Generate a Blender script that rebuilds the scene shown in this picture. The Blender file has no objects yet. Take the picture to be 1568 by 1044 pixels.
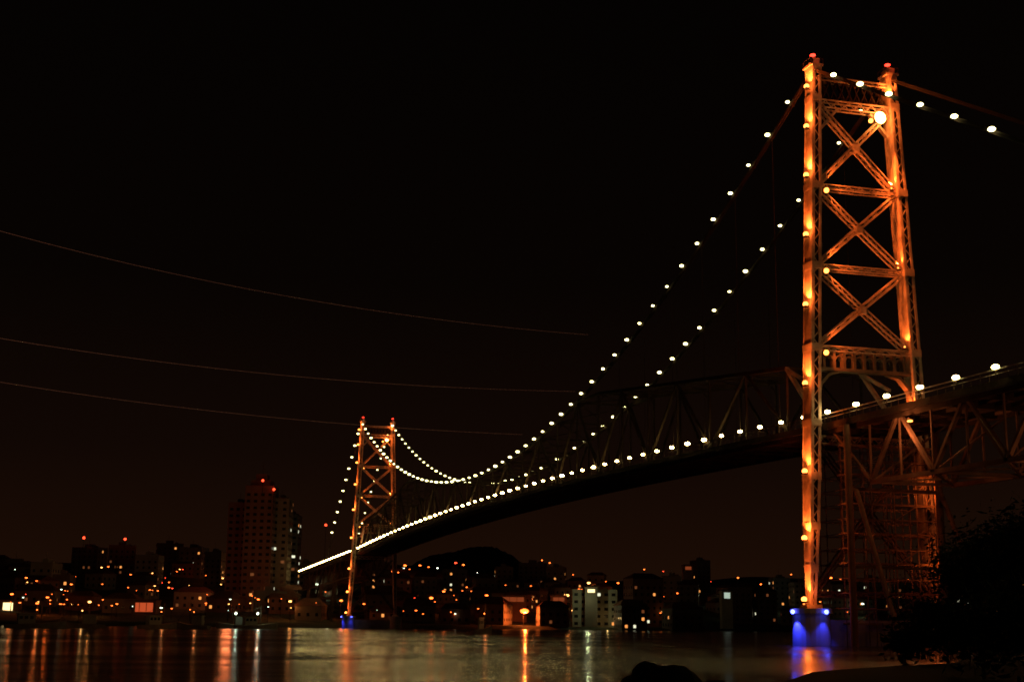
import bpy, math, random
import numpy as np
from mathutils import Vector, Matrix
random.seed(7); rng=np.random.RandomState(7)
sc=bpy.context.scene
sc.view_settings.view_transform='Standard'; sc.view_settings.look='None'; sc.view_settings.exposure=0
# ------------------------------------------------------------------ viewpoint
CX,CY,CH=-88.01,-151.09,2.174
PSI,PIT,ROL=0.2743,0.2016,0.0106
def make_camera():
    F=Vector((math.sin(PSI)*math.cos(PIT),math.cos(PSI)*math.cos(PIT),math.sin(PIT)))
    R0=Vector((math.cos(PSI),-math.sin(PSI),0)); U0=R0.cross(F)
    R=R0*math.cos(ROL)+U0*math.sin(ROL); U=-R0*math.sin(ROL)+U0*math.cos(ROL)
    cd=bpy.data.cameras.new('camera'); cd.lens=2115.11/1568*36; cd.sensor_width=36; cd.clip_start=.1; cd.clip_end=20000
    cd.dof.use_dof=True; cd.dof.focus_distance=48; cd.dof.aperture_fstop=1.3; cd.dof.aperture_blades=7
    o=bpy.data.objects.new('camera',cd); sc.collection.objects.link(o)
    m=Matrix((R,U,-F)).transposed().to_4x4(); m.translation=Vector((CX,CY,CH)); o.matrix_world=m
    sc.camera=o
make_camera()
def site(t,d):
    """survey offset: d metres ahead of the viewpoint, t*d to the right"""
    return (CX+d*math.sin(PSI)+t*d*math.cos(PSI), CY+d*math.cos(PSI)-t*d*math.sin(PSI))
# ------------------------------------------------------------------ materials
def pmat(name,col,rough=.8,metal=0,var=.25,scale=1.0,bump=0,spec=.3):
    m=bpy.data.materials.new(name); m.use_nodes=True; n=m.node_tree.nodes; l=m.node_tree.links
    b=n['Principled BSDF']; b.inputs['Roughness'].default_value=rough; b.inputs['Metallic'].default_value=metal
    b.inputs['Specular IOR Level'].default_value=spec
    tc=n.new('ShaderNodeTexCoord'); nz=n.new('ShaderNodeTexNoise'); nz.inputs['Scale'].default_value=scale; nz.inputs['Detail'].default_value=6
    l.new(tc.outputs['Object'],nz.inputs['Vector'])
    r=n.new('ShaderNodeValToRGB'); r.color_ramp.elements[0].position=.3; r.color_ramp.elements[1].position=.7
    r.color_ramp.elements[0].color=[c*(1-var) for c in col]+[1]; r.color_ramp.elements[1].color=[min(1,c*(1+var)) for c in col]+[1]
    l.new(nz.outputs['Fac'],r.inputs['Fac']); l.new(r.outputs['Color'],b.inputs['Base Color'])
    if bump:
        bp=n.new('ShaderNodeBump'); bp.inputs['Strength'].default_value=bump; l.new(nz.outputs['Fac'],bp.inputs['Height']); l.new(bp.outputs['Normal'],b.inputs['Normal'])
    return m
def emat(name,col,s):
    m=bpy.data.materials.new(name); m.use_nodes=True; b=m.node_tree.nodes['Principled BSDF']
    b.inputs['Base Color'].default_value=(.1,.1,.1,1); b.inputs['Emission Color'].default_value=(*col,1); b.inputs['Emission Strength'].default_value=s
    return m
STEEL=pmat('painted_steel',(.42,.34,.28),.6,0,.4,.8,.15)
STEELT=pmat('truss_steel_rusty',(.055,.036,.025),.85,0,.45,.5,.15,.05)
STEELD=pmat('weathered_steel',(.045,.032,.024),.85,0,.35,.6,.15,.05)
ASPH=pmat('asphalt',(.05,.05,.05),.9)
CONC=pmat('concrete',(.33,.31,.28),.85,0,.25,.5,.3)
RAIL=pmat('white_rail_paint',(.5,.48,.4),.5,0,.1)
LAMPW=emat('lamp_white',(1,.74,.26),38)
LAMPC=emat('lamp_cable_white',(1,.90,.38),7)
LAMPO=emat('lamp_sodium',(1,.26,.04),7)
LAMPOB=emat('floodlight_glass',(1,.36,.07),60)
LAMPR=emat('beacon_red',(1,.03,.015),6)
LAMPB=emat('floodlight_blue_glass',(.06,.08,1),14)
# ------------------------------------------------------------------ mesh builder
class MB:
    def __init__(s): s.v=[];s.f=[];s.m=[]
    def beam(s,a,b,w,h=None,mi=0,up=(0,0,1),w2=None,h2=None):
        a=Vector(a);b=Vector(b);h=w if h is None else h;w2=w if w2 is None else w2;h2=h if h2 is None else h2
        d=(b-a).normalized(); u=Vector(up)
        if abs(d.dot(u))>.97:u=Vector((0,1,0))
        x=d.cross(u).normalized(); z=x.cross(d)
        k=len(s.v)
        for p,W,H in((a,w,h),(b,w2,h2)):
            for i,j in((-1,-1),(1,-1),(1,1),(-1,1)): s.v.append(p+x*i*W/2+z*j*H/2)
        for q in((0,3,2,1),(4,5,6,7),(0,1,5,4),(1,2,6,5),(2,3,7,6),(3,0,4,7)):
            s.f.append([k+i for i in q]);s.m.append(mi)
    def box(s,lo,hi,mi=0):
        k=len(s.v)
        for z in(lo[2],hi[2]):
            for x,y in((lo[0],lo[1]),(hi[0],lo[1]),(hi[0],hi[1]),(lo[0],hi[1])): s.v.append(Vector((x,y,z)))
        for q in((0,3,2,1),(4,5,6,7),(0,1,5,4),(1,2,6,5),(2,3,7,6),(3,0,4,7)): s.f.append([k+i for i in q]);s.m.append(mi)
    def quad(s,pts,mi=0):
        k=len(s.v); s.v+= [Vector(p) for p in pts]; s.f.append(list(range(k,k+len(pts)))); s.m.append(mi)
    def ball(s,c,r,mi=0,sx=1,sy=1,sz=1,nu=8,nv=5):
        k=len(s.v);c=Vector(c)
        s.v.append(c+Vector((0,0,r*sz)))
        for j in range(1,nv):
            th=math.pi*j/nv
            for i in range(nu):
                a=2*math.pi*i/nu; s.v.append(c+Vector((r*sx*math.sin(th)*math.cos(a),r*sy*math.sin(th)*math.sin(a),r*sz*math.cos(th))))
        s.v.append(c-Vector((0,0,r*sz))); e=len(s.v)-1
        for i in range(nu):
            s.f.append([k,k+1+i,k+1+(i+1)%nu]);s.m.append(mi)
            s.f.append([e,k+1+(nv-2)*nu+(i+1)%nu,k+1+(nv-2)*nu+i]);s.m.append(mi)
            for j in range(nv-2):
                a=k+1+j*nu+i;b=k+1+j*nu+(i+1)%nu; s.f.append([a,a+nu,b+nu,b]);s.m.append(mi)
    def cyl(s,a,b,r,r2=None,n=12,mi=0):
        a=Vector(a);b=Vector(b);r2=r if r2 is None else r2;d=(b-a).normalized();u=Vector((0,0,1)) if abs(d.z)<.9 else Vector((1,0,0))
        x=d.cross(u).normalized();y=d.cross(x);k=len(s.v)
        for p,R in((a,r),(b,r2)):
            for i in range(n):
                t=2*math.pi*i/n; s.v.append(p+x*math.cos(t)*R+y*math.sin(t)*R)
        for i in range(n):
            j=(i+1)%n; s.f.append([k+i,k+j,k+n+j,k+n+i]);s.m.append(mi)
        s.f.append([k+i for i in range(n)][::-1]);s.m.append(mi);s.f.append([k+n+i for i in range(n)]);s.m.append(mi)
    def obj(s,name,mats,parent=None,smooth=False):
        me=bpy.data.meshes.new(name); me.from_pydata([tuple(p) for p in s.v],[],s.f)
        for m in mats: me.materials.append(m)
        me.polygons.foreach_set('material_index',s.m)
        if smooth: me.polygons.foreach_set('use_smooth',[True]*len(s.f))
        me.update(); o=bpy.data.objects.new(name,me); sc.collection.objects.link(o)
        if parent: o.parent=parent
        return o
def empty(name):
    o=bpy.data.objects.new(name,None); sc.collection.objects.link(o); return o
def spot(name,loc,tgt,col,power,ang=60,r=.15,parent=None,blend=.6):
    L=bpy.data.lights.new(name,'SPOT');L.color=col;L.energy=power;L.spot_size=math.radians(ang);L.spot_blend=blend;L.shadow_soft_size=r
    o=bpy.data.objects.new(name,L);sc.collection.objects.link(o);o.location=loc
    o.rotation_euler=(Vector(tgt)-Vector(loc)).to_track_quat('-Z','Y').to_euler()
    if parent:o.parent=parent
def pnt(name,loc,col,power,r=.3,parent=None):
    L=bpy.data.lights.new(name,'POINT');L.color=col;L.energy=power;L.shadow_soft_size=r
    o=bpy.data.objects.new(name,L);sc.collection.objects.link(o);o.location=loc
    if parent:o.parent=parent
ORANGE=(1,.155,.02)
# ------------------------------------------------------------------ bridge
bridge=empty('suspension_bridge')
WT,WB,ZT=5.44,8.39,72.67
SP=6.124
def wz(z): return WB+(WT-WB)*z/ZT
def zchain(y):
    return 36.7+(ZT-36.7)*((y-170)/170)**2
def zlamp(y):
    if y<0: return 27.75+.011*y
    if y>340: return 27.75-.017*(y-340)
    return 27.75+3.0*(1-((y-170)/170)**2)
def zdeck(y): return zlamp(y)-1.25
def tower(y0,name):
    T=empty(name); T.parent=bridge
    M=MB()
    LW,LD=1.15,2.2
    zs=[4.6,9,14,20,26.5,35.9,46.3,56.8,68.5,ZT]
    for sgn in(-1,1):
        for i in range(len(zs)-1):
            za,zb=zs[i],zs[i+1]
            def sc_(z): 
                return .5+.5*min(1,(z-4.6)/12.) if z<17 else (1 if z<60 else 1-.12*(z-60)/12)
            ka,kb=sc_(za),sc_(zb)
            for side in(-1,1):
                xa=sgn*wz(za)+side*LW*ka/2; xb=sgn*wz(zb)+side*LW*kb/2
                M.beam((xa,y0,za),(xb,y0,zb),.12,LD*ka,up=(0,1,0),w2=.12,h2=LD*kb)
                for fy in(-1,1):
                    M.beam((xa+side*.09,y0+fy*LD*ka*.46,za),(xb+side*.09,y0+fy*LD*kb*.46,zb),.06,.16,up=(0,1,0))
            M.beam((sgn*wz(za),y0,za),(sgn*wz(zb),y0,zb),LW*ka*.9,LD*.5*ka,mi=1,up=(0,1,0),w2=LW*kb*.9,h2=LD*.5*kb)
            for fy in(-1,1):
                ya=y0+fy*LD*ka/2; yb=y0+fy*LD*kb/2
                for side in(-1,1):
                    xa=sgn*wz(za)+side*LW*ka*.38; xb=sgn*wz(zb)+side*LW*kb*.38
                    M.beam((xa,ya,za),(xb,yb,zb),.30,.08,up=(0,1,0))
                n=max(2,int((zb-za)/1.0))
                for q in range(n):
                    z1=za+(zb-za)*q/n;z2=za+(zb-za)*(q+1)/n; k=(ka+kb)/2; s_=1 if q%2 else -1
                    yy=y0+fy*(LD*k/2-.02)
                    M.beam((sgn*wz(z1)-s_*LW*k*.35,yy,z1),(sgn*wz(z2)+s_*LW*k*.35,yy,z2),.12,.05,up=(0,1,0))
            M.box((sgn*wz(zb)-LW*kb/2-.12,y0-LD*kb/2-.1,zb-.45),(sgn*wz(zb)+LW*kb/2+.12,y0+LD*kb/2+.1,zb+.45))
        x=sgn*WT
        M.box((x-.9,y0-1.1,ZT+.2),(x+.9,y0+1.1,ZT+.45)); M.box((x-.45,y0-.9,ZT+.45),(x+.45,y0+.9,ZT+1.2))
        for a in(-1,1):
            for b in(-1,1): M.beam((x+a*.85,y0+b*1.05,ZT+.45),(x+a*.85,y0+b*1.05,ZT+1.2),.04,mi=1)
            M.beam((x+a*.85,y0-1.05,ZT+1.2),(x+a*.85,y0+1.05,ZT+1.2),.035,mi=1); M.beam((x-.85,y0+a*1.05,ZT+1.2),(x+.85,y0+a*1.05,ZT+1.2),.035,mi=1)
        M.beam((x,y0,ZT+1.1),(x,y0,ZT+1.7),.12)
        M.box((sgn*wz(4)-.9,y0-1.1,4.3),(sgn*wz(4)+.9,y0+1.1,4.75))
    def member(a,b,w):
        for fy in(-.5,.5):
            A=Vector(a)+Vector((0,fy,0));B=Vector(b)+Vector((0,fy,0)); d=(B-A).normalized(); nrm=Vector((-d.z,0,d.x))
            for s_ in(-1,1): M.beam(A+nrm*s_*w/2,B+nrm*s_*w/2,.15,.2,up=(0,1,0))
            L=(B-A).length;n=max(2,int(L/.8))
            for q in range(n):
                s_=1 if q%2 else -1
                M.beam(A+d*L*q/n+nrm*s_*w*.45,A+d*L*(q+1)/n-nrm*s_*w*.45,.1,.06,up=(0,1,0))
    lev=[35.9,46.3,56.8,68.0]
    for i,z in enumerate(lev):
        e=.7; member((-wz(z)+e,y0,z),(wz(z)-e,y0,z),.6 if i<3 else 1.0)
    for za,zb in zip(lev[:-1],lev[1:]):
        member((-wz(za)+.8,y0,za+.5),(wz(zb)-.8,y0,zb-.5),.5); member((wz(za)-.8,y0,za+.5),(-wz(zb)+.8,y0,zb-.5),.5)
    for za,zb in zip(lev[:-1],lev[1:]): M.box((-.45,y0-.66,(za+zb)/2-.45),(.45,y0+.66,(za+zb)/2+.45))
    member((-wz(70.9)+.7,y0,71.4),(wz(70.9)-.7,y0,71.4),.45)
    for k in range(8):
        xa=-4.4+k*1.1; M.beam((xa,y0,68.6),(xa+1.1,y0,71.2),.11,.6,1,up=(0,1,0)); M.beam((xa,y0,71.2),(xa+1.1,y0,68.6),.11,.56,1,up=(0,1,0))
    for s_ in(-1,1):
        M.beam((s_*4.8,y0,64.6),(s_*2.4,y0,67.4),.3,.6,up=(0,1,0))
    member((-wz(24.5)+.7,y0,24.5),(wz(24.5)-.7,y0,24.5),.9)
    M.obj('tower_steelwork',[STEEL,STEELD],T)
    M.__init__()
    zp=33.3
    M.beam((-wz(zp)+.6,y0,zp),(wz(zp)-.6,y0,zp),.4,1.2,up=(0,1,0))
    for k in range(9):
        x=-5.6+k*1.4; M.beam((x,y0,zp),(x,y0,35.5),.35,1.0)
        if k<8:
            for q in range(4):
                a0=math.pi*q/4;a1=math.pi*(q+1)/4;cx_=x+.7
                M.beam((cx_+.55*math.cos(a0),y0,34.5+.55*math.sin(a0)),(cx_+.55*math.cos(a1),y0,34.5+.55*math.sin(a1)),.16,.9,up=(0,1,0))
    for s_ in(-1,1):
        pts=[(s_*6.6,29.6),(s_*6.1,31.4),(s_*4.9,32.7),(s_*3.2,33.2)]
        for p,q in zip(pts[:-1],pts[1:]): M.beam((p[0],y0,p[1]),(q[0],y0,q[1]),.35,1.0,up=(0,1,0))
    M.obj('deck_portal',[pmat('portal_steel',(.13,.10,.08),.8,0,.3,.8)],T)
    M.__init__()
    member((-wz(6.5)+.6,y0,6.5),(wz(24)-.7,y0,24),.5); member((wz(6.5)-.6,y0,6.5),(-wz(24)+.7,y0,24),.5)
    member((-wz(6)+.5,y0,6),(wz(6)-.5,y0,6),.6)
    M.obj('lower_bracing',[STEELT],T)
    P=MB()
    for s_ in(-1,1):
        x=s_*wz(3)
        P.cyl((x,y0,-4),(x,y0,3.7),2.35,2.2,24); P.cyl((x,y0,3.7),(x,y0,4.3),2.55,2.55,24)
    P.box((-wz(3)+1.5,y0-1.0,-3),(wz(3)-1.5,y0+1.0,3.0))
    P.obj('tower_piers',[CONC],T)
    Fm=MB(); near=(y0==0); K=1.0 if near else .75; KB=.42 if near else .2
    for s_ in(-1,1):
        z_list=[70.0,64.6,58.1,50.3,41.3,31.4,20.6,12.6,5.4] if s_<0 else [57.5,47.0,36.8,28.5]
        for z in z_list:
            x=s_*wz(z); fx=x-1.25; fy=y0-.6
            big=s_<0
            Fm.box((fx-.25,fy-.3,z-.42),(fx+.25,fy+.3,z-.27),1)
            Fm.ball((fx,fy,z-.05),(.36 if big else .10)*(1 if near else 1.2),0,1,1,.9)
            Fm.beam((fx,fy,z-.34),(x-.5,fy+.3,z-.34),.08,mi=1)
            pw=(4300 if big else 2300)*K*random.uniform(.75,1.15)
            spot('floodlight_beam',(fx-.05,fy,z+.45),(x-.3,fy+.25,z+3.6),ORANGE,pw,100,.12,T)
            if big: pnt('floodlight_spill',(fx-.15,fy-.85,z+.7),ORANGE,330*K,.1,T)
    fx,fz=3.2,66.6
    Fm.box((fx-.5,y0-1.1,fz-.5),(fx+.5,y0-.75,fz+.5),1); Fm.ball((fx,y0-1.35,fz),.78 if near else .5,2,1,.4,1,12,8); Fm.ball((fx-1.4,y0-1.35,fz-.6),.30,0)
    spot('flood_down',(fx+.1,y0-2.1,fz-.2),(6.6,y0-.2,46),ORANGE,42000*K*(1 if near else .5),34,.3,T)
    spot('flood_down_low',(fx+.1,y0-2.1,fz-.6),(6.6,y0-.2,33),ORANGE,65000*K*(1 if near else .5),15,.3,T)
    pnt('flood_spill',(fx+.1,y0-2.4,fz+.2),ORANGE,1100*K,.3,T)
    for z in(56.3,45.8,35.4):
        fx=-wz(z)+1.3
        Fm.ball((fx,y0-1.15,z-.2),.34 if near else .2,0); Fm.box((fx-.3,y0-.85,z-.6),(fx+.3,y0-.7,z+.1),1)
        spot('brace_light',(fx,y0-2.0,z+.1),(1.5,y0-.3,z+7),ORANGE,7500*KB*(1 if z>40 else .7),80,.15,T)
        spot('brace_light',(fx,y0-2.0,z-.1),(2.5,y0-.6,z-3),ORANGE,4500*KB*(1 if z>40 else .5),95,.15,T)
    Fm.obj('floodlights',[LAMPO,STEELD,LAMPOB],T,True)
    R=MB()
    for s_ in(-1,1): R.ball((s_*WT,y0,ZT+1.95),.28 ,0,1.4,1.4,.6)
    R.obj('aircraft_beacons',[LAMPR],T,True)
    for s_ in(-1,1): pnt('beacon_glow',(s_*WT,y0-1.6,ZT+2.0),(1,.08,.02),60,.2,T)
    spot('saddle_light',(WT-1.2,y0-1.6,ZT-3),(WT,y0,ZT+1),ORANGE,3000*K,80,.1,T)
    Bm=MB(); x=-wz(3)
    for dx,dy in((-2.75,-.7),(.5,-2.85)):
        Bm.ball((x+dx,y0+dy,3.9),.28 if near else .2,0); Bm.beam((x+dx,y0+dy,4.05),(x+dx*.8,y0+dy*.8,4.1),.08,mi=1)
        pw=(2600 if dx<0 else 700)*(1 if near else .5)
        spot('pier_blue_beam',(x+dx*1.06,y0+dy*1.06,3.55),(x+dx*.93,y0+dy*.93,0),(.03,.04,1),pw,85,.1,T)
    Bm.obj('pier_floodlights',[LAMPB,STEELD],T,True)
tower(0,'tower_island_side'); tower(340,'tower_mainland_side')

C=MB();H=MB()
YEND=495; YSTART=-330
def chain_seg(x,pa,pb):
    for dx in(-.16,.16):
        for dz in (-.14,.14):
            C.beam((x+dx,pa[0],pa[1]+dz),(x+dx,pb[0],pb[1]+dz),.09,.16)
N=56; ys=[340*i/N for i in range(N+1)]
for x in(-WT,WT):
    for a,b in zip(ys[:-1],ys[1:]):
        chain_seg(x,(a,zchain(a)),(b,zchain(b)))
    for y in ys[1:-1]:
        C.box((x-.25,y-.25,zchain(y)-.25),(x+.25,y+.25,zchain(y)+.25))
    for sgn,y0 in((-1,0),(1,340)):
        chain_seg(x,(y0,ZT),(y0+sgn*78,ZT-.582*78))
        C.beam((x,y0+sgn*78,ZT-.582*78),(x,y0+sgn*112,9),.5,.6)
    for y in ys[2:-2:2]:
        if y<92 or y>248: H.beam((x,y,zchain(y)),(x,y,zdeck(y)+.5),.05)
C.obj('eyebar_chains',[STEELD],bridge); H.obj('hangers',[STEELD],bridge)
T=MB()
def ztopc(y):
    yy=min(y,340-y)
    if yy<92: return 35.2+(zchain(92)-35.2)*max(0,(yy-10))/82
    return zchain(y)
npan=26; py=[10+320*i/npan for i in range(npan+1)]
for x in(-WT+.05,WT-.05):
    for i,(a,b) in enumerate(zip(py[:-1],py[1:])):
        T.beam((x,a,ztopc(a)),(x,b,ztopc(b)),.5,.5); T.beam((x,a,zdeck(a)-.3),(x,b,zdeck(b)-.3),.45,.6)
        if i%2==0: T.beam((x,a,zdeck(a)),(x,b,ztopc(b)),.38,.3)
        else: T.beam((x,a,ztopc(a)),(x,b,zdeck(b)),.38,.3)
        T.beam((x,a,zdeck(a)),(x,a,ztopc(a)),.28,.25)
    for y0,s in((0,1),(340,-1)):
        T.beam((x,y0+s*1.2,zdeck(y0)),(x,y0+s*10,ztopc(10)),.5,.45,1); T.beam((x,y0+s*1,zdeck(y0)-.3),(x,y0+s*10,zdeck(10)-.3),.45,.6,1)
        T.beam((x,y0+s*3,zdeck(y0)+5.2),(x,y0+s*10,ztopc(10)-.1),.4,.4,1)
for i,y in enumerate(py):
    z=ztopc(y)
    T.beam((-WT,y,z),(WT,y,z),.3,.35)
    if i<npan:
        b=py[i+1]; T.beam((-WT,y,z),(WT,b,ztopc(b)),.18,.18); T.beam((WT,y,z-.1),(-WT,b,ztopc(b)-.1),.18,.18)
    T.beam((-WT,y,z-1.4),(-WT+1.6,y,z-.1),.15);T.beam((WT,y,z-1.4),(WT-1.6,y,z-.1),.15)
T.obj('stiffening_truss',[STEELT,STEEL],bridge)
D=MB()
yy=list(np.arange(YSTART,YEND+.1,6.1))
for a,b in zip(yy[:-1],yy[1:]):
    za,zb=zdeck(a),zdeck(b)
    D.beam((0,a,za-.15),(0,b,zb-.15),9.6,.3,0)
    D.beam((0,a,za+.004+.03),(0,b,zb+.004+.03),7.4,.06,1)
    for s in(-1,1):
        D.beam((s*5.75,a,za-.35),(s*5.75,b,zb-.35),.25,.75,2)
        D.beam((s*5.5,a,za-1.05),(s*5.5,b,zb-1.05),.22,.55,2)
        D.beam((s*4.3,a,za+.12),(s*4.3,b,zb+.12),.9,.14,0)
        D.beam((s*5.9,a,za+1.05),(s*5.9,b,zb+1.05),.09,.09,3 if a<0 else 2); D.beam((s*5.9,a,za+.6),(s*5.9,b,zb+.6),.05,.05,3 if a<0 else 2)
        n=4
        for q in range(n):
            y=a+(b-a)*q/n; z=za+(zb-za)*q/n; D.beam((s*5.9,y,z-.1),(s*5.9,y,z+1.05),.05,.05,2)
    D.beam((-5.4,a,za-.8),(5.4,a,za-.8),.35,.8,2)
    for x in(-3,-1,1,3): D.beam((x,a,za-.6),(x,b,zb-.6),.2,.55,2)
    if a>0 and a<340: D.beam((-5.3,a,za-1.2),(5.3,b,zb-1.2),.15,.15,2)
D.obj('deck',[CONC,ASPH,STEELD,RAIL],bridge)
A=MB()
def approach(y0,sgn,ylim):
    zb=lambda y:18.6+ (zdeck(y)-zdeck(y0))
    zt=lambda y: zdeck(y)-.6
    n=int((ylim-10)/12.7)
    for x in(-5.3,5.3):
        A.beam((x,y0,zt(y0)),(x,y0+sgn*16,zt(y0)),.4,.5)
        A.beam((x,y0+sgn*1,zt(y0)),(x,y0+sgn*10,zb(y0)),.32,.3)
        for k in range(n):
            ya=y0+sgn*(10+12.7*k); ym=ya+sgn*6.35; yb=ya+sgn*12.7
            A.beam((x,ya,zb(ya)),(x,yb,zb(yb)),.42,.5)
            A.beam((x,ya,zb(ya)),(x,ym,zt(ym)),.42,.36); A.beam((x,ym,zt(ym)),(x,yb,zb(yb)),.42,.36)
            A.beam((x,ym,zt(ym)),(x,ym,zb(ym)),.2,.2); A.beam((x,ya,zb(ya)),(x,ya,zt(ya)),.2,.2)
            A.beam((x,ya,zt(ya)),(x,yb,zt(yb)),.4,.5)
    for k in range(n):
        ya=y0+sgn*(10+12.7*k); yb=ya+sgn*12.7
        A.beam((-5.3,ya,zb(ya)),(5.3,ya,zb(ya)),.3,.35); A.beam((-5.3,ya,zb(ya)),(5.3,yb,zb(yb)),.2,.2); A.beam((5.3,ya,zb(ya)-.05),(-5.3,yb,zb(yb)-.05),.2,.2)
        A.beam((-5.3,ya,zb(ya)),(5.3,ya,zt(ya)),.2,.2)
    for yb in np.arange(52,ylim-4,38):
        y=y0+sgn*yb
        for x in(-1,1):
            for dy in (-2.5,2.5):
                A.beam((x*8,y+dy*1.3,-2),(x*5.3,y+dy,zb(y)),.8,.8)
        for z in (5,12):
            A.beam((-7.3,y-3,z),(7.3,y-3,z),.3,.4);A.beam((-7.3,y+3,z),(7.3,y+3,z),.3,.4)
        A.beam((-7.6,y-3,5),(5.6,y-2.5,18),.25);A.beam((7.6,y-3,5),(-5.6,y-2.5,18),.25)
approach(0,-1,320); approach(340,1,150)
A.obj('approach_viaduct_trusses',[pmat('viaduct_steel',(.15,.10,.07),.8,0,.4,.5,.15,.15)],bridge)
Lp=MB()
def lamp(x,y,z,r,mi,pole=0,off=0):
    Lp.ball((x+off,y,z),r,mi,1.2,1.2,.7)
    if pole: Lp.beam((x,y,z-pole),(x,y,z-r*.3),.09,mi=2)
    else: Lp.beam((x,y,z-.1),(x+off,y,z-.05),.07,mi=2)
for x in(-WT,WT):
    k=1
    while k*SP<338:
        y=k*SP; r=.28+.09*(y/340)
        lamp(x,y,zchain(y)+.30,r*random.uniform(.75,1.2),1,0,-.62); k+=1
for k in range(-2,56):
    y=10.9+6.195*k; r=.30+.09*max(0,y)/340
    lamp(-5.95,y,zlamp(y)+.05,r*random.uniform(.8,1.15),0,1.0)
for k in range(0,30):
    y=-8.3-6.75*k; lamp(-5.95,y,zlamp(y)+.05,.33,0,1.0)
    if k in(0,1): lamp(5.95,y+2,zlamp(y)+.05,.2,0,1.0)
for k in range(56,80):
    y=10.9+6.195*k; lamp(-5.95,y,zlamp(y)+.05,.38,0,1.0)
for k in range(1,11):
    y=-6.2*k; lamp(-WT,y,ZT+.582*y+.35,.32*random.uniform(.8,1.15),1,0,-.62)
    y=6.2*k; lamp(-WT,340+y,ZT-.582*y+.35,.40,1,0,-.62); lamp(WT,340+y,ZT-.582*y+.35,.28,1,0,-.62)
Lp.obj('bridge_lamps',[LAMPW,LAMPC,STEELD],bridge,True)
U=MB()
for y in(-19.5,):
    U.ball((-5.9,y,24.2),.20,0,1.6,1.6,.6); U.box((-6.1,y-.3,24.4),(-5.5,y+.3,24.55),1)
U.obj('underdeck_lamps',[LAMPO,STEELD],bridge)
pnt('underdeck_glow',(-6.9,-19.5,23.6),(1,.28,.08),900,.3,bridge); pnt('underdeck_glow',(0,-46,14),(1,.32,.11),1200,.4,bridge)

# ------------------------------------------------------------------ temporary works
S=MB()
xs=[-4.6,-1.6,1.4,4.4,7.0]; sy=[-3.5,-1.8,2.2,4.0]
for x in xs:
    for y in sy: S.beam((x,y,-2),(x,y,25),.11)
for i,z in enumerate(np.arange(2.5,25,1.75)):
    for y in sy: S.beam((-5.0,y,z),(7.6,y,z),.09)
    for x in xs: S.beam((x,-3.7,z+.1),(x,4.2,z+.1),.09)
    if i%2==0: S.box((-5.0,-3.5,z+.12),(7.6,-1.9,z+.18),1)
    for q in range(4):
        if (i+q)%3==0: S.beam((xs[q],-3.62,z),(xs[q+1],-3.62,z+1.75),.07)
S.obj('scaffolding',[pmat('scaffold_tube',(.12,.08,.06),.7),pmat('plank_timber',(.14,.09,.055),.9)])
S=MB()
S.cyl((-6.0,-6.0,-3),(-6.0,-6.0,25.6),.42,.42,12); S.cyl((6.0,-6.0,-3),(6.0,-6.0,25.6),.42,.42,12)
S.cyl((-5.6,-7,17.8),(-6.2,-17.5,-2.0),.28,.28,10); S.cyl((5.6,-7,17.8),(6.2,-17.5,-2.0),.28,.28,10)
S.beam((-6,-6,18),(6,-6,18),.4); S.beam((-6,-6,9),(6,-6,9),.3)
S.obj('temporary_support_strut',[pmat('strut_steel',(.12,.07,.045),.8)])
pnt('work_light_glow',(6.3,-4.6,18),ORANGE,700,.2); pnt('work_light_glow',(6.6,-4.6,9.5),ORANGE,450,.2)

# ------------------------------------------------------------------ ground
far=np.array([(-2500,-200),(-900,60),(-420,210),(-150,318),(-60,352),(30,362),(160,410),(400,440),(900,470),(2500,600),(6000,700)],float)
near_=np.array([(-400,-600),(-140,-260),(-96,-180),(-87.2,-152),(-78,-122),(-62,-100),(-38,-78),(-8,-52),(45,-34),(220,-50),(900,-200),(3000,-900)],float)
def h2(x,y):
    return (np.sin(x*.013+y*.007)+np.sin(x*-.021+y*.017+1.3)+.6*np.sin(x*.05+1)*np.sin(y*.043))
def ground(x,y):
    x=np.asarray(x,float);y=np.asarray(y,float)
    s=y-np.interp(x,far[:,0],far[:,1])
    hf=np.where(s<0,np.maximum(-4,s*.3),1.3*np.minimum(1,s/3)+np.clip(s-25,0,520)*.078+np.clip(s/120,0,1)*2.0*h2(x,y))
    s2=np.interp(x,near_[:,0],near_[:,1])-y
    s2=s2*.75
    hn=np.where(s2<0,np.maximum(-4,s2*.35),np.minimum(.7,s2*.25)+np.clip(s2-12,0,90)*.07+.12*np.sin(x*.9)*np.sin(y*.8+.5))
    return np.maximum(hf,hn)
def axis(lo,hi,c0,c1,fine,coarse):
    a=list(np.arange(c0,c1,fine)); v=c0
    st=fine
    L=[]
    while v>lo: st=min(st*1.25,coarse); v-=st; L.append(v)
    a=L[::-1]+a; v=a[-1]; st=fine
    while v<hi: st=min(st*1.12,coarse); v+=st; a.append(v)
    return np.array(a)
gx=axis(-5000,7000,-110,60,2.2,260); gy1=np.arange(-180,-20,2.2)
gy=np.concatenate([np.arange(-900,-181,60),gy1,np.arange(-18,250,24),np.arange(250,1200,9),np.geomspace(1210,9000,40)])
gx=np.unique(np.concatenate([gx,np.arange(-600,1000,12)]))
X,Y=np.meshgrid(gx,gy); Z=ground(X,Y)
nx,ny=len(gx),len(gy)
idx=np.arange(nx*ny).reshape(ny,nx)
F=np.stack([idx[:-1,:-1],idx[:-1,1:],idx[1:,1:],idx[1:,:-1]],-1).reshape(-1,4)
me=bpy.data.meshes.new('ground'); me.from_pydata(np.stack([X,Y,Z],-1).reshape(-1,3).tolist(),[],F.tolist()); me.polygons.foreach_set('use_smooth',[True]*len(F))
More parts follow.
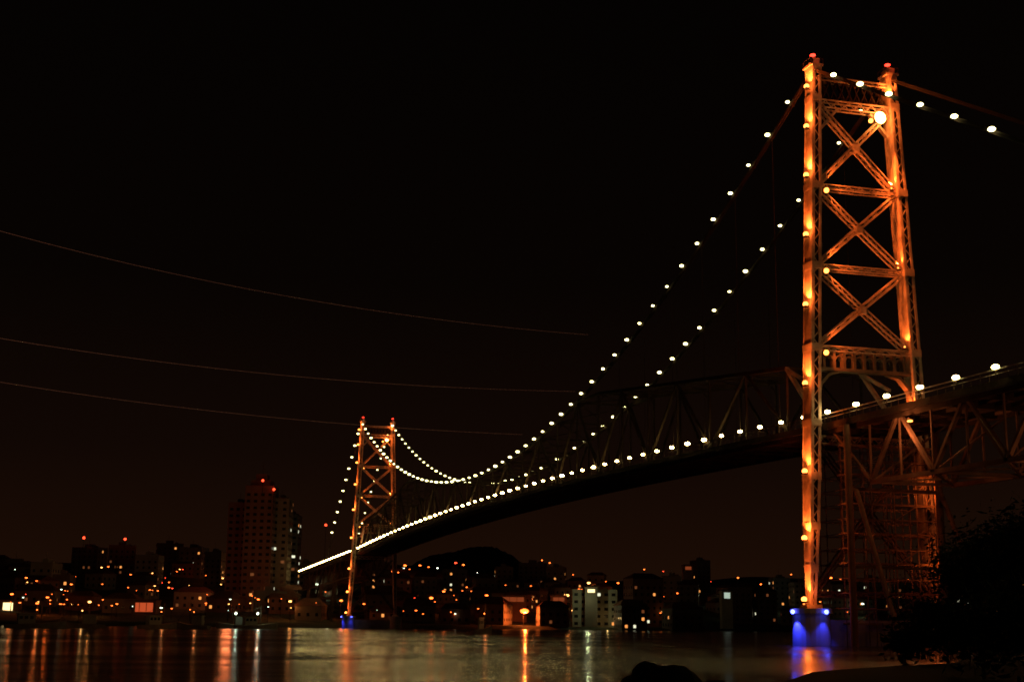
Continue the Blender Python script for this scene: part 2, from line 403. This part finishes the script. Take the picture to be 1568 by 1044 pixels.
me.materials.append(pmat('earth_and_grass',(.05,.05,.03),.95,0,.5,.08,.4)); go=bpy.data.objects.new('ground',me); sc.collection.objects.link(go)
def hill(cx,cy,rx,ry,hh,seed):
    n=70;v=[];f=[]
    for j in range(n+1):
        for i in range(n+1):
            a=-1+2*i/n;b=-1+2*j/n; r=min(1,math.hypot(a,b))
            z=hh*(math.cos(math.pi*r**1.5)+1)/2*(1+.07*math.sin(5*a+seed)+.04*math.sin(13*a+3*b)) -4
            if z>0: z+=random.uniform(0,2.2)
            v.append((cx+a*rx,cy+b*ry,z+20))
    for j in range(n):
        for i in range(n):
            k=j*(n+1)+i; f.append((k,k+1,k+n+2,k+n+1))
    m=bpy.data.meshes.new('hill');m.from_pydata(v,[],f);m.materials.append(pmat('forest_cover',(.04,.05,.03),.95,0,.5,.1))
    o=bpy.data.objects.new('hill',m);sc.collection.objects.link(o)
hx,hy=site(-.030,1250); hill(hx,hy,105,150,47,1)
hx,hy=site(-.085,1300); hill(hx,hy,120,150,36,3)
# ------------------------------------------------------------------ water
me=bpy.data.meshes.new('water'); me.from_pydata([(-6000,-900,0),(8000,-900,0),(8000,2500,0),(-6000,2500,0)],[],[(0,1,2,3)])
wm=bpy.data.materials.new('sea_water'); wm.use_nodes=True; n=wm.node_tree.nodes;l=wm.node_tree.links;b=n['Principled BSDF']
b.inputs['Base Color'].default_value=(.004,.006,.005,1); b.inputs['Roughness'].default_value=.2; b.inputs['IOR'].default_value=1.333
tc=n.new('ShaderNodeTexCoord');mp=n.new('ShaderNodeMapping'); mp.inputs['Rotation'].default_value=(0,0,PSI); mp.inputs['Scale'].default_value=(.30,1.0,1)
l.new(tc.outputs['Object'],mp.inputs['Vector'])
n1=n.new('ShaderNodeTexNoise');n1.inputs['Scale'].default_value=.7;n1.inputs['Detail'].default_value=4;l.new(mp.outputs[0],n1.inputs['Vector'])
bp=n.new('ShaderNodeBump');bp.inputs['Strength'].default_value=.4;bp.inputs['Distance'].default_value=.18;l.new(n1.outputs['Fac'],bp.inputs['Height']);l.new(bp.outputs['Normal'],b.inputs['Normal'])
n2=n.new('ShaderNodeTexNoise');n2.inputs['Scale'].default_value=.05;n2.inputs['Detail'].default_value=3;l.new(mp.outputs[0],n2.inputs['Vector'])
mr=n.new('ShaderNodeMapRange');mr.inputs['From Min'].default_value=.35;mr.inputs['From Max'].default_value=.65;mr.inputs['To Min'].default_value=.13;mr.inputs['To Max'].default_value=.26;l.new(n2.outputs['Fac'],mr.inputs['Value']);l.new(mr.outputs[0],b.inputs['Roughness'])
me.materials.append(wm); o=bpy.data.objects.new('water',me); sc.collection.objects.link(o)
# ------------------------------------------------------------------ town
WALLS=[pmat('plaster_%d'%i,c,.9,0,.15,.3) for i,c in enumerate([(.30,.24,.19),(.20,.16,.13),(.22,.11,.08),(.50,.49,.40),(.15,.14,.14)])]
GL=pmat('window_glass_dark',(.02,.02,.022),.25,0,.1,1,0,.2)
ROOF=pmat('roof_tiles',(.16,.065,.04),.9,0,.3,.8)
WINW=emat('lit_window_warm',(1,.36,.08),1.1); WINC=emat('lit_window_white',(.95,.95,.65),1.0); WIND=emat('lit_window_dim',(1,.30,.09),.14)
def building(name,t,d,w,dp,h,wall,lit=.1,rot=None,pitched=False,strips=False,crown=False,base=None,wlight=(.45,.12,.43)):
    x,y=site(t,d); z0=float(ground(x,y))-1 if base is None else base
    B=MB(); hw,hd=w/2,dp/2; H_=h+1
    B.box((-hw,-hd,0),(hw,hd,H_))
    fl=int(h/3.0); 
    for face in range(3):
        ln=w if face==0 else dp; nb=max(2,int(ln/2.8))
        for f in range(fl):
            for k in range(nb):
                c=-ln/2+ln*(k+.5)/nb; zz=1+1.1+f*3.0; ww=.55 if not strips else .8; hh=1.25
                r=random.random(); mi=1
                if r<lit: mi=random.choices([2,3,4],wlight)[0]
                e=.03
                if face==0: P=[(c-ww,-hd-e,zz),(c+ww,-hd-e,zz),(c+ww,-hd-e,zz+hh),(c-ww,-hd-e,zz+hh)]
                elif face==1: P=[(-hw-e,c+ww,zz),(-hw-e,c-ww,zz),(-hw-e,c-ww,zz+hh),(-hw-e,c+ww,zz+hh)]
                else: P=[(hw+e,c-ww,zz),(hw+e,c+ww,zz),(hw+e,c+ww,zz+hh),(hw+e,c-ww,zz+hh)]
                B.quad(P,mi)
                if face==0:
                    B.box((c-ww-.1,-hd-.14,zz-.12),(c+ww+.1,-hd,zz-.04))
        if face==0:
            for f in range(1,fl+1): B.box((-hw-.08,-hd-.12,1+f*3.0-.12),(hw+.08,-hd,1+f*3.0))
    if pitched:
        k=len(B.v); B.v+=[Vector(p) for p in((-hw-.5,-hd-.5,H_),(hw+.5,-hd-.5,H_),(hw+.5,hd+.5,H_),(-hw-.5,hd+.5,H_),(-hw*.6,0,H_+dp*.22),(hw*.6,0,H_+dp*.22))]
        for q in((0,1,5,4),(1,2,5),(2,3,4,5),(3,0,4),(3,2,1,0)): B.f.append([k+i for i in q]);B.m.append(5)
    else:
        for a in((-hw,-hd,hw,-hd+.25),(-hw,hd-.25,hw,hd),(-hw,-hd+.25,-hw+.25,hd-.25),(hw-.25,-hd+.25,hw,hd-.25)): B.box((a[0],a[1],H_),(a[2],a[3],H_+.9))
        B.box((-hw*.3,-hd*.3,H_),(hw*.25,hd*.4,H_+2.8)); B.cyl((hw*.5,0,H_),(hw*.5,0,H_+1.8),.9,n=10)
        B.beam((-hw*.1,0,H_+2.8),(-hw*.1,0,H_+6),.12)
    if crown:
        B.box((-hw*.7,-hd*.7,H_+.01),(hw*.7,hd*.7,H_+3.5)); B.box((-hw*.4,-hd*.5,H_+3.5),(hw*.4,hd*.5,H_+6.5)); B.beam((0,0,H_+6.5),(0,0,H_+11),.2)
    o=B.obj(name,[wall,GL,WINW,WINC,WIND,ROOF]); o.location=(x,y,z0); o.rotation_euler=(0,0,(-PSI if rot is None else rot)); return o,(x,y,z0)
def T_(u): return (u-784)/2159.
def place_d(u,v,hh):
    e=(955+.0106*(u-784)-v)/2159.; best=None
    for d in np.arange(515,1050,8):
        x,y=site(T_(u),d)
        g=float(ground(x,y))
        if g<.8: continue
        err=abs((g+hh-CH)/d-e)
        if best is None or err<best[0]: best=(err,d)
    return best[1]
def tallgroup():
    d=640
    building('apartment_tower',T_(397),d,13,14,53,WALLS[2],.06,crown=True,strips=True,base=8,wlight=(.1,.3,.6))
    building('apartment_tower',T_(365),d+9,9,13,46,WALLS[2],.04,strips=True,base=8)
    building('apartment_tower',T_(430),d+7,8,13,48,WALLS[1],.06,strips=True,base=8,wlight=(.2,.4,.4))
    building('apartment_tower',T_(447),d+40,7,12,42,WALLS[4],.18,strips=True,base=9,wlight=(.2,.5,.3))
    x,y=site(T_(352),d-60); pnt('street_glow',(x,y,18),(1,.22,.07),4500,2)
tallgroup()
for (u,v,w,d,mt,pt) in [(25,868,60,700,1,0),(70,862,34,640,3,0),(98,880,26,600,1,0),(135,838,44,800,4,0),(185,835,40,830,1,0),(228,850,36,760,3,0),(258,832,40,860,2,0),(296,838,36,820,4,0),(330,845,26,780,1,0),(60,905,60,560,1,1),(130,912,44,550,2,1),(15,880,36,620,2,1),
    (470,862,26,700,1,0),(505,868,36,760,1,1),(580,860,30,740,1,0),(612,880,40,700,2,1),(655,878,34,760,1,1),(700,872,36,800,4,0),(745,880,30,780,1,1),(775,868,26,860,1,0),(820,862,40,900,1,0),(856,868,28,860,4,0),
    (990,880,50,640,2,1),(1035,882,30,800,1,0),(1078,858,22,900,4,0),(1060,890,30,720,1,1),(1140,893,36,700,1,1),(1200,885,26,820,4,0),(1175,900,30,700,1,1),(1235,892,34,800,1,0),(1290,890,40,760,2,1),(1340,885,40,820,1,0),(1390,892,44,760,4,0),(1450,885,44,800,1,0),(1510,890,50,760,2,0),(1560,880,40,860,1,0),
    (640,920,50,570,1,1),(700,925,44,560,2,1),(760,918,46,575,1,1),(850,922,44,570,1,1),(970,920,40,580,4,1),(1050,925,50,600,1,1),(190,925,50,540,1,1),(300,900,56,600,1,1),(350,915,40,560,2,1),(415,905,50,570,4,0),(480,925,40,545,1,1)]:
    dpx=d/2159.
    x,y=site(T_(u),d); g=float(ground(x,y)); top=CH+d*(955+.0106*(u-784)-v)/2190.
    hh=max(5,top-g-(2 if pt else 1))
    building('house' if pt and hh<10 else 'apartment_building',T_(u),d,w*dpx,random.uniform(10,14),hh,WALLS[mt],.11 if not pt else .09,rot=-PSI+random.uniform(-.3,.3),pitched=bool(pt))
for i in range(80):
    u=random.uniform(-40,1600); d=random.uniform(560,900)
    x,y=site(T_(u),d); 
    if ground(x,y)<1.2: continue
    building('house',T_(u),d,random.uniform(8,14),random.uniform(8,11),random.uniform(4,8),random.choice(WALLS[:3]+WALLS[4:]),.08,rot=-PSI+random.uniform(-.6,.6),pitched=True)
o,(bx,by,bz)=building('office_building',T_(914),600,19,14,15,WALLS[3],.03,pitched=False,strips=True)
fx_,fy_=site(T_(905),578); pnt('facade_lamp',(fx_,fy_,bz+14),(.8,.9,.45),800,.4)
fx_,fy_=site(T_(935),584); pnt('facade_lamp',(fx_,fy_,bz+5),(1,.6,.2),200,.4)
def litwall(name,u,v,d,wpx,hpx,mat,wall):
    x,y=site(T_(u),d); g=float(ground(x,y)); w=wpx*d/2159; h=hpx*d/2190; z=CH+d*(955+.0106*(u-784)-v)/2190.
    B=MB(); top=max(z+h/2+.8,g+3.4)
    B.box((-w/2-1,0,0),(w/2+1,7,top-g+1)); B.box((-w/2-1.4,-1.0,top-g+1),(w/2+1.4,7.4,top-g+1.25),1)
    zl=z-g+1-h/2
    nb=max(1,int(w/2.5))
    for k in range(nb):
        a=-w/2+w*k/nb+.12;b_=-w/2+w*(k+1)/nb-.12; B.quad([(a,-.03,zl),(b_,-.03,zl),(b_,-.03,zl+h),(a,-.03,zl+h)],2)
    o=B.obj(name,[wall,ROOF,mat]); o.location=(x,y,g-1); o.rotation_euler=(0,0,-PSI)
SHR=emat('lit_facade_orange',(1,.14,.04),.5); SHW=emat('shop_white',(1,.7,.3),2.2); SHC=emat('lit_facade_cool',(.8,1,.8),.5); SHD=emat('lit_facade_dim',(1,.18,.05),.2)  # orange, dim and cool glow stands in for lit facades and one lit roof
litwall('waterfront_shop',15,932,530,16,18,SHW,WALLS[1]); litwall('waterfront_shop',222,930,535,32,14,SHR,WALLS[2]); litwall('waterfront_shop',30,898,600,34,14,SHD,WALLS[2])
litwall('waterfront_shop',1119,912,640,10,9,SHC,WALLS[3]); litwall('waterfront_shop',790,918,600,34,7,SHD,WALLS[2]); litwall('waterfront_shop',1060,870,760,10,5,SHD,WALLS[2])
litwall('waterfront_shop',990,886,660,22,7,SHR,WALLS[2]); litwall('waterfront_shop',910,905,585,12,5,SHW,WALLS[1]); litwall('waterfront_shop',860,918,600,18,6,SHD,WALLS[2])
LAMPS=[(60,945,0,1),(140,922,1,1.1),(110,895,0,.8),(75,915,0,.9),(182,925,0,.7),(250,932,2,.8),(283,863,0,.8),(240,838,2,.8),(310,843,2,.8),(335,875,0,1.2),(350,877,0,1),(368,880,1,1.2),(382,883,1,1),(440,872,0,1.3),(398,918,0,.9),(447,921,1,1),(455,865,0,.8),(300,905,2,.7),(320,880,0,.8),(355,918,2,.6),
(605,858,3,1),(622,866,0,1),(645,866,0,.8),(672,870,2,.7),(700,862,3,.9),(730,886,0,1.4),(712,865,0,.8),(663,916,0,1.3),(682,906,0,.9),(748,912,0,1),(777,915,0,1),(806,936,0,2.8),(817,914,1,1.3),(833,858,0,.6),(845,862,0,.6),(858,915,0,1),(872,912,1,1.2),(890,903,0,1),(905,893,1,1.1),(912,932,2,1.1),(925,912,2,1.2),(938,905,1,1.1),(950,893,0,.8),(965,897,0,.9),(1003,898,0,1.1),(1015,900,0,1.1),(990,903,0,.7),(1018,937,1,.8),(1060,930,2,.7),(1075,875,1,.7),(1090,880,2,.7),(1119,911,2,1.6),(1155,930,2,1),(1180,918,2,.9),(1197,888,2,1.3),(1170,895,0,.7),(1135,885,0,.7),(1278,885,0,1),(1310,900,0,.8),(1325,925,2,.9),(1345,893,0,.7),(1380,920,0,.8),(1400,892,0,1),(625,900,0,.8),(590,905,0,.7),(560,925,0,.8),(505,898,2,1),(487,895,2,1),(487,882,2,1),(500,880,2,.9),(525,920,0,1.1),(640,935,0,.7),(700,940,2,.6),(880,935,1,.8),(840,935,0,.8),(950,925,0,.7),(1235,925,0,.7),(20,910,0,1),(40,885,0,.8),(95,930,0,.6),(165,868,0,.6),(200,880,0,.6),(260,900,0,.7),(410,868,0,.9),(425,905,0,.7)]
HEADS=[emat('street_lamp_sodium',(1,.15,.02),5.5),emat('street_lamp_warm',(1,.42,.10),6),emat('street_lamp_white',(.85,1,.68),4.5),emat('street_lamp_red',(1,.06,.02),4)]
def streetlamp(u,v,ci,s):
    e=7.0
    d=place_d(u,v,e); x,y=site(T_(u),d); g=float(ground(x,y)); z=CH+d*(955+.0106*(u-784)-v)/2190.
    ph=max(4.0,min(16.0,z-g)) 
    B=MB(); B.cyl((0,0,-.5),(0,0,ph-.1),.12,.07,6,1); B.beam((0,0,ph-.1),(0,-1.2,ph+.15),.08,mi=1); B.box((-.2,-1.7,ph+.12),(.2,-1.0,ph+.3),1)
    r=.52*s*d/600; B.ball((0,-1.4,ph),r,0,1.35,1.25,.7)
    o=B.obj('street_lamp',[HEADS[ci],STEELD],None); o.location=(x,y,g)
    return x,y,g+ph
for i,(u,v,ci,s) in enumerate(LAMPS):
    x,y,z=streetlamp(u,v,ci,s)
    if s>=.9: pnt('street_lamp_glow',(x,y-2.8,z-1.1),[(1,.17,.025),(1,.32,.07),(.8,.9,.5),(1,.08,.03)][ci],(420 if s<2 else 3600)*s,.4)
for i in range(170):
    u=random.choice([random.uniform(0,1560),random.uniform(0,480),random.uniform(560,1050)]); v=random.uniform(868,942)
    streetlamp(u,v,random.choices([0,1,2,3],[.65,.15,.12,.08])[0],random.uniform(.25,.65))
def mast(u,v,d,g0=None):
    x,y=site(T_(u),d); g=float(ground(x,y)) ; z=CH+d*(955+.0106*(u-784)-v)/2190.
    B=MB(); b0=g if g0 is None else g0
    B.beam((0,0,b0),(0,0,z),.35,mi=1,w2=.12,h2=.12); B.ball((0,0,z),.6*d/640,0); 
    for k in range(4): B.beam((-.6,0,b0+(z-b0)*(.5+.1*k)),(.6,0,b0+(z-b0)*(.5+.1*k)),.08,mi=1)
    o=B.obj('antenna_mast',[emat('mast_beacon',(1,.06,.02),4),STEELD]); o.location=(x,y,0)
mast(397,733,630,58);mast(415,747,632,50);mast(124,823,790);mast(188,825,815);mast(498,803,720)
# ------------------------------------------------------------------ boats
def boat(t,d,L,ci,hd):
    x,y=site(t,d); E=empty('fishing_boat'); E.location=(x,y,0); E.rotation_euler=(0,0,hd)
    B=MB(); st=9; rows=[]
    for i in range(st+1):
        f=i/st; xx=-L/2+L*f; wv=L*.15*math.sin(math.pi*min(1,.25+f*.75))**.6 if f<1 else .05; sh=.9+.9*f**2
        k=len(B.v); B.v+=[Vector((xx,-wv,sh)),Vector((xx*.96,-wv*.6,-.4)),Vector((xx*.96,wv*.6,-.4)),Vector((xx,wv,sh))]; rows.append(k)
    for a,b in zip(rows[:-1],rows[1:]):
        for q in range(3): B.f.append([a+q,b+q,b+q+1,a+q+1]);B.m.append(0)
        B.f.append([a+3,b+3,b,a]);B.m.append(1)
    B.f.append([rows[0],rows[0]+1,rows[0]+2,rows[0]+3]);B.m.append(0)
    B.obj('hull',[pmat('hull_paint',(.4,.33,.26),.6),pmat('deck_timber',(.25,.17,.1),.8)],E)
    B=MB(); B.box((-L*.3,-L*.08,1),(-L*.02,L*.08,3.2)); B.box((-L*.32,-L*.1,3.2),(0,L*.1,3.35)); 
    for k in range(3): B.box((-L*.28+k*L*.085,-L*.08-.02,2.1),(-L*.28+k*L*.085+L*.055,-L*.08+.01,2.8),1)
    B.obj('wheelhouse',[RAIL,GL],E)
    B=MB(); B.beam((L*.08,0,1),(L*.08,0,6.5),.12);B.beam((L*.08,0,6),(-L*.4,0,3.6),.05);B.beam((L*.08,0,6.4),(L*.48,0,1.8),.04);B.ball((L*.0,-.3,4.2),.36 if ci==2 else .16,1)
    B.obj('mast_and_lamp',[STEELD,HEADS[ci]],E); pnt('boat_lamp',(0,-1,4.8),[(1,.3,.08),(1,.5,.15),(.75,1,.7)][ci],260 if ci==2 else 80,.2,E)
boat(T_(398),395,13,2,.3);boat(T_(365),400,11,2,2.9);boat(T_(60),330,14,0,.2);boat(T_(130),345,11,1,3.3);boat(T_(250),360,12,0,.5);boat(T_(300),350,9,0,2.6);boat(T_(745),300,4,0,.2)
# ------------------------------------------------------------------ vegetation & rocks near the viewpoint
LEAF=pmat('foliage',(.045,.06,.03),.8,0,.5,.6); BARK=pmat('bark',(.10,.07,.05),.95,0,.3,3)
def tree(t,d,h,cr,nl=5200,name='tree'):
    x,y=site(t,d); g=float(ground(x,y)); E=empty(name); E.location=(x,y,g-.1)
    B=MB(); tips=[]
    def br(p,dr,L,r,dep):
        q=p+dr*L; B.cyl(p,q,r,r*.65,7)
        if dep==0: tips.append(q);return
        for _ in range(random.choice([2,3,3])):
            nd=(dr+Vector((random.uniform(-1,1),random.uniform(-1,1),random.uniform(-.25,.7)))*.75).normalized(); br(q,nd,L*random.uniform(.6,.85),r*.6,dep-1)
        tips.append(q)
    br(Vector((0,0,0)),Vector((.05,.03,1)).normalized(),h*.3,h*.03,4)
    B.obj('trunk_and_limbs',[BARK],E)
    Lf=MB(); per=max(1,nl//len(tips))
    for c in tips:
        s=cr*random.uniform(.12,.26)
        for _ in range(per):
            p=c+Vector((random.gauss(0,s),random.gauss(0,s),random.gauss(0,s*.7))); a=Vector((random.gauss(0,1),random.gauss(0,1),random.gauss(0,1))).normalized(); b_=a.orthogonal().normalized(); z=random.uniform(.06,.14)
            Lf.quad([p-a*z*1.6,p-b_*z*.6,p+a*z*1.6,p+b_*z*.6])
    Lf.obj('foliage_crown',[LEAF],E)
tree(.37,62,6.8,4.2,7000);tree(.42,55,6.4,4.4);tree(.335,80,7.2,4.2,7000);tree(.385,84,8.2,5);tree(.31,60,2.4,3.0,2500,'bush');tree(.335,44,2.2,2.8,2500,'bush');tree(.37,36,2.2,2.6,2500,'bush');tree(.28,62,1.6,2.0,1600,'bush')
def rock(t,d,sx,sy,sz,seed):
    x,y=site(t,d); B=MB(); B.ball((0,0,0),1,0,1,1,1,24,14); r=random.Random(seed)
    ph=[r.uniform(0,6) for _ in range(6)]
    for i,p in enumerate(B.v):
        k=1+.16*math.sin(3*p.x+ph[0])+.14*math.sin(4*p.y+ph[1])+.12*math.sin(5*p.z+7*p.x+ph[2])+r.uniform(-.03,.03); B.v[i]=Vector((p.x*sx*k,p.y*sy*k,p.z*sz*k))
    o=B.obj('shore_rock',[pmat('rock',(.10,.08,.065),.9,0,.4,1.5,.5)],None,False); o.location=(x,y,-.05); o.rotation_euler=(0,0,r.uniform(0,3))
rock(.108,42,1.2,.9,1.05,1);rock(.126,43,1.0,.8,.8,2);rock(.088,43,1.1,.8,.55,3);rock(.15,45,.8,.8,.4,4);rock(.118,39.5,1.2,.8,.3,5);rock(.20,40,1.6,1,.4,6);rock(.23,42,1.8,1.2,.5,7)
# ------------------------------------------------------------------ overhead lines
cm=bpy.data.materials.new('power_cable'); cm.use_nodes=True; b=cm.node_tree.nodes['Principled BSDF']; b.inputs['Base Color'].default_value=(.3,.2,.15,1); b.inputs['Emission Color'].default_value=(1,.35,.2,1); b.inputs['Emission Strength'].default_value=.045  # weak emission stands in for city light on the cables
pl=empty('overhead_power_line')
def wire(pts,d0,d1):
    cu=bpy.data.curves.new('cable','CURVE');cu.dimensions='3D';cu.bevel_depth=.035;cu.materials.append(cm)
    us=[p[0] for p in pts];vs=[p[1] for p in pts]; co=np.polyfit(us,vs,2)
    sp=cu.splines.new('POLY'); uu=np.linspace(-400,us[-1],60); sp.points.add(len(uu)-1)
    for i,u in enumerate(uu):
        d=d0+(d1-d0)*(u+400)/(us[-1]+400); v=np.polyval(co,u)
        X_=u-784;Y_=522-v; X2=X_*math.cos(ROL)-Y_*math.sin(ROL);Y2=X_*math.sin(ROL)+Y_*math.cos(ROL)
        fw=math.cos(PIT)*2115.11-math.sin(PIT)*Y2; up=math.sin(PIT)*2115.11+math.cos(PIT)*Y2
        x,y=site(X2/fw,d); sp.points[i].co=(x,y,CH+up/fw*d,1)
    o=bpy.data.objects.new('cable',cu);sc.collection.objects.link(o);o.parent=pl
wire([(0,356),(200,400),(440,455),(700,495),(900,511)],95,380)
wire([(0,518),(300,560),(600,588),(880,599)],95,380)
wire([(0,586),(250,617),(530,652),(800,664)],95,380)
# ------------------------------------------------------------------ world
w=bpy.data.worlds.new('World'); sc.world=w; w.use_nodes=True; n=w.node_tree.nodes;l=w.node_tree.links; bg=n['Background']
tc=n.new('ShaderNodeTexCoord');sx=n.new('ShaderNodeSeparateXYZ');l.new(tc.outputs['Generated'],sx.inputs[0]);r=n.new('ShaderNodeValToRGB');l.new(sx.outputs['Z'],r.inputs[0])
E=r.color_ramp.elements; E[0].position=0;E[0].color=(.0125,.0046,.0018,1);E[1].position=.5;E[1].color=(.0008,.0006,.0005,1)
for p,c in((.05,(.0095,.0034,.0014,1)),(.12,(.0052,.0021,.0011,1)),(.24,(.0020,.0010,.0006,1))):
    e=E.new(p);e.color=c
l.new(r.outputs[0],bg.inputs[0]);bg.inputs[1].default_value=1
